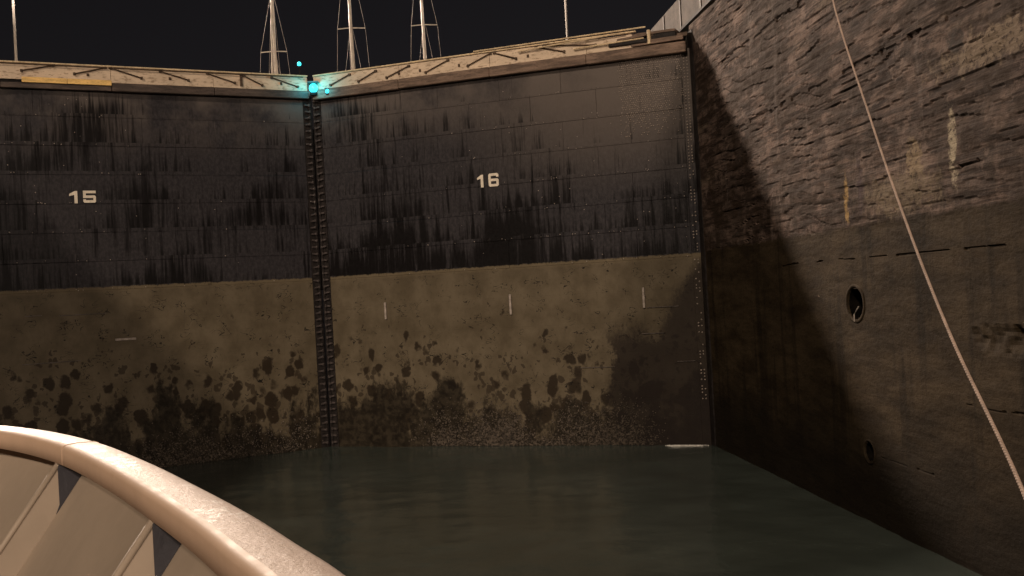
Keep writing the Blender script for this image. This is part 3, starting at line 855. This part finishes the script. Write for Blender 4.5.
# ================================================================== foam where the gate leaks
def foam(name, pts, n, seed, label):
    rng = random.Random(seed)
    m = MB()
    for _ in range(n):
        t = rng.random()
        a, b = Vector(pts[0]), Vector(pts[1])
        p = a.lerp(b, t)
        w = pts[2] * (1 - 0.6 * t)
        x, y = p.x + rng.gauss(0, w), p.y - abs(rng.gauss(0, w * 0.7))
        r = rng.uniform(0.015, 0.045)
        vs = [(x + r*math.cos(q), y + r*math.sin(q), 0.0) for q in (0, 1.05, 2.1, 3.14, 4.2, 5.2)] + [(x, y, 0.03 + rng.uniform(0.2, 0.8) * r)]
        m.add(vs, [(i, (i+1) % 6, 6) for i in range(6)])
    m.build(name, M['foam'], label=label, cat='foam', kind='stuff')
foam('foam', ((16.3, 50.45, 0), (14.9, 51.1, 0), 0.16), 220, 2, 'white foam at the foot of the gate beside the right wall')

# ================================================================== our ship's bow
def catmull(pts, n):
    out = []
    P = [Vector(p) for p in pts]
    for i in range(len(P) - 1):
        p0, p1, p2, p3 = P[max(i-1, 0)], P[i], P[i+1], P[min(i+2, len(P)-1)]
        for k in range(n):
            t = k / n
            out.append(0.5 * ((2*p1) + (p2-p0)*t + (2*p0-5*p1+4*p2-p3)*t*t + (3*p1-p0-3*p2+p3)*t*t*t))
    out.append(P[-1])
    return out
CX = -2.6
stbd = [(5.6, -22), (5.45, -10), (5.25, -3.5), (5.06, -0.8), (4.67, 2.1), (4.235, 3.54), (4.01, 4.16), (3.76, 4.83), (3.41, 5.68), (2.95, 6.75), (2.37, 7.97), (1.75, 9.0),
        (1.12, 9.80), (0.4, 10.5), (-0.5, 11.12), (-1.55, 11.55), (CX, 11.7)]
port = [(2*CX - x, y) for x, y in reversed(stbd[:-1])]
path = catmull([(x, y, 0) for x, y in stbd + port], 6)
def frames(path):
    out = []
    for i, p in enumerate(path):
        t = (path[min(i+1, len(path)-1)] - path[max(i-1, 0)]).normalized()
        inn = Vector((-t.y, t.x, 0))      # inboard, walking from starboard aft round the bow
        out.append((p, t, inn))
    return out
FR = frames(path)
RZ = 6.1
ship = empty('ship', (CX, 0, 0), label='cream painted ship bow with curved bulwark rail in the lower left', cat='ship')
def P(f, inb, z):
    p, t, inn = f
    return (p.x + inn.x*inb - CX, p.y + inn.y*inb, z)
W, T = 0.24, 0.128
# rail cap: wide worn top with rounded shoulders, plain inner face
def cap_rings(prof):
    return [[P(f, a, RZ + b) for a, b in prof] for f in FR]
top_prof = [(0.0, -0.10), (0.0, -0.03), (0.012, -0.010), (0.035, 0.0), (W*0.5, 0.004), (W - 0.045, 0.0)]
MB().loft(cap_rings(top_prof), False).build('rail_top', M['rail_top'], ship, smooth=True)
in_prof = [(W - 0.045, 0.0), (W - 0.022, -0.004), (W - 0.006, -0.016), (W, -0.036), (W, -T), (W - 0.012, -T), (W - 0.014, -T + 0.02), (0.0, -0.10)]
MB().loft(cap_rings(in_prof), False).build('rail_face', M['paint'], ship, smooth=True)
# weld beads across the cap
for k in range(14, len(FR) - 9, 46):
    f = FR[k]
    MB().tube([P(f, a, RZ + b + 0.001) for a, b in top_prof[1:] + in_prof[1:5]], 0.004, 6).build('weld_bead', M['paint'], ship, smooth=True)
# bulwark plating, raked inboard towards the deck
DZ = 5.02
SL = 0.58 / 0.78
def inner_off(z): return 0.004 + (RZ - T - z) * SL
prof = [(inner_off(z), z) for z in (RZ - 0.09, 5.7, 5.35, DZ - 0.02)]
m = MB().loft([[P(f, a, z) for a, z in prof] for f in FR], False)
m.build('bulwark_plating', M['plating'], ship, smooth=False)
# stays
dist = [0.0]
for i in range(1, len(path)): dist.append(dist[-1] + (path[i] - path[i-1]).length)
def at_dist(d):
    for i in range(1, len(path)):
        if dist[i] >= d:
            k = (d - dist[i-1]) / (dist[i] - dist[i-1])
            p = path[i-1].lerp(path[i], k)
            t = (FR[i-1][1].lerp(FR[i][1], k)).normalized()
            return (p, t, Vector((-t.y, t.x, 0)))
def nearest(x, y):
    return min(range(len(path)), key=lambda i: (path[i].x - x)**2 + (path[i].y - y)**2)
d1 = dist[nearest(2.28, 8.15)]
d2 = dist[nearest(3.43, 5.62)]
step = abs(d1 - d2)
d = d2 - 6 * step
while d < dist[-1] - 1:
    if d > 1:
        f = at_dist(d)
        t = f[1] * 0.010
        m = MB()
        zt, zb = RZ - T - 0.004, DZ
        out = 0.22
        A = [(inner_off(zt) - 0.02, zt), (W - 0.03, zt), (inner_off(zb) + out, zb), (inner_off(zb) - 0.02, zb)]
        vs = []
        for s in (-1, 1):
            for a, z in A:
                q = P(f, a, z); vs.append((q[0] + s*t.x, q[1] + s*t.y, z))
        m.add(vs, [(0,1,2,3), (7,6,5,4), (0,4,5,1), (1,5,6,2), (2,6,7,3), (3,7,4,0)])
        st = m.build('stay', M['plating'], ship)
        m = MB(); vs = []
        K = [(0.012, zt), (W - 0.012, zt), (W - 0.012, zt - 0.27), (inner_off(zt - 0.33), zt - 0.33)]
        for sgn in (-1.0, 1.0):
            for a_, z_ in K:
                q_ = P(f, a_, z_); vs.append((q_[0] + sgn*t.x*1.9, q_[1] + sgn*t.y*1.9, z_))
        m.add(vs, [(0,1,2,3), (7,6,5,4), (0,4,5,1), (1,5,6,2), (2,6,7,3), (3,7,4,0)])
        m.build('cap_shade_plate', M['cap_shade'], st)  # added dark plate standing for the cap's shadow on the stay
        a = P(f, W - 0.025, zt); b = P(f, inner_off(zb) + out + 0.004, zb)
        MB().tube([a, b], 0.020, 8).build('stay_edge', M['plating'], st, smooth=True)
    d += step
# outer hull and deck
hull = [(0.004, RZ - 0.10), (0.5, 4.8), (1.1, 3.2), (1.6, 1.4), (1.9, -1.5)]
MB().loft([[P(f, a, z) for a, z in hull] for f in FR], False).build('hull_plating', M['hull'], ship, smooth=True)
dk = [P(f, inner_off(DZ) - 0.03, DZ) for f in FR]
n = len(dk); h = n // 2
MB().add(dk, [(i, i+1, n-2-i, n-1-i) for i in range(h)]).build('deck', M['deck'], ship)

# ================================================================== mooring line and its bollard
pts = [(5.02, -1.2, 4.55), (6.4, 2.6, 4.46), (9.16, 9.16, 5.11), (10.42, 13.06, 6.17), (11.63, 16.97, 7.66), (12.94, 21.37, 9.76), (14.18, 26.27, 13.11), (15.6, 30.6, 16.2), (17.35, 34.6, 19.02)]
cur = catmull(pts, 10)
lay = MB()
L_ = [0.0]
for i in range(1, len(cur)): L_.append(L_[-1] + (cur[i] - cur[i-1]).length)
def on_line(d):
    for i in range(1, len(cur)):
        if L_[i] >= d - 1e-6:
            return cur[i-1].lerp(cur[i], (d - L_[i-1]) / (L_[i] - L_[i-1])), (cur[i] - cur[i-1]).normalized()
for k3 in range(3):
    strand = []
    nst = int(L_[-1] / 0.035)
    for i in range(nst + 1):
        p, t = on_line(L_[-1] * i / nst)
        sd = t.cross(Vector((0, 0, 1))).normalized(); ud = sd.cross(t)
        q = 2 * math.pi * (L_[-1] * i / nst / 0.21 + k3 / 3)
        strand.append(p + (sd * math.cos(q) + ud * math.sin(q)) * 0.0095)
    lay.tube(strand, 0.0112, 5)
lay.build('mooring_line', M['rope'], smooth=True, label='pale taut mooring line slanting across the right wall', cat='rope')
bl = empty('bollard', (17.7, 35.2, TOP), label='iron bollard on the right wall top holding the mooring line', cat='bollard')
m = MB(); rings = []
for r, z in ((0.42, 0.0), (0.42, 0.06), (0.24, 0.12), (0.20, 0.6), (0.21, 0.85), (0.34, 0.98), (0.34, 1.12), (0.20, 1.2)):
    rings.append([(r*math.cos(2*math.pi*i/16), r*math.sin(2*math.pi*i/16), z) for i in range(16)])
m.loft(rings, True, True).build('bollard_body', M['bollard'], bl, smooth=True)
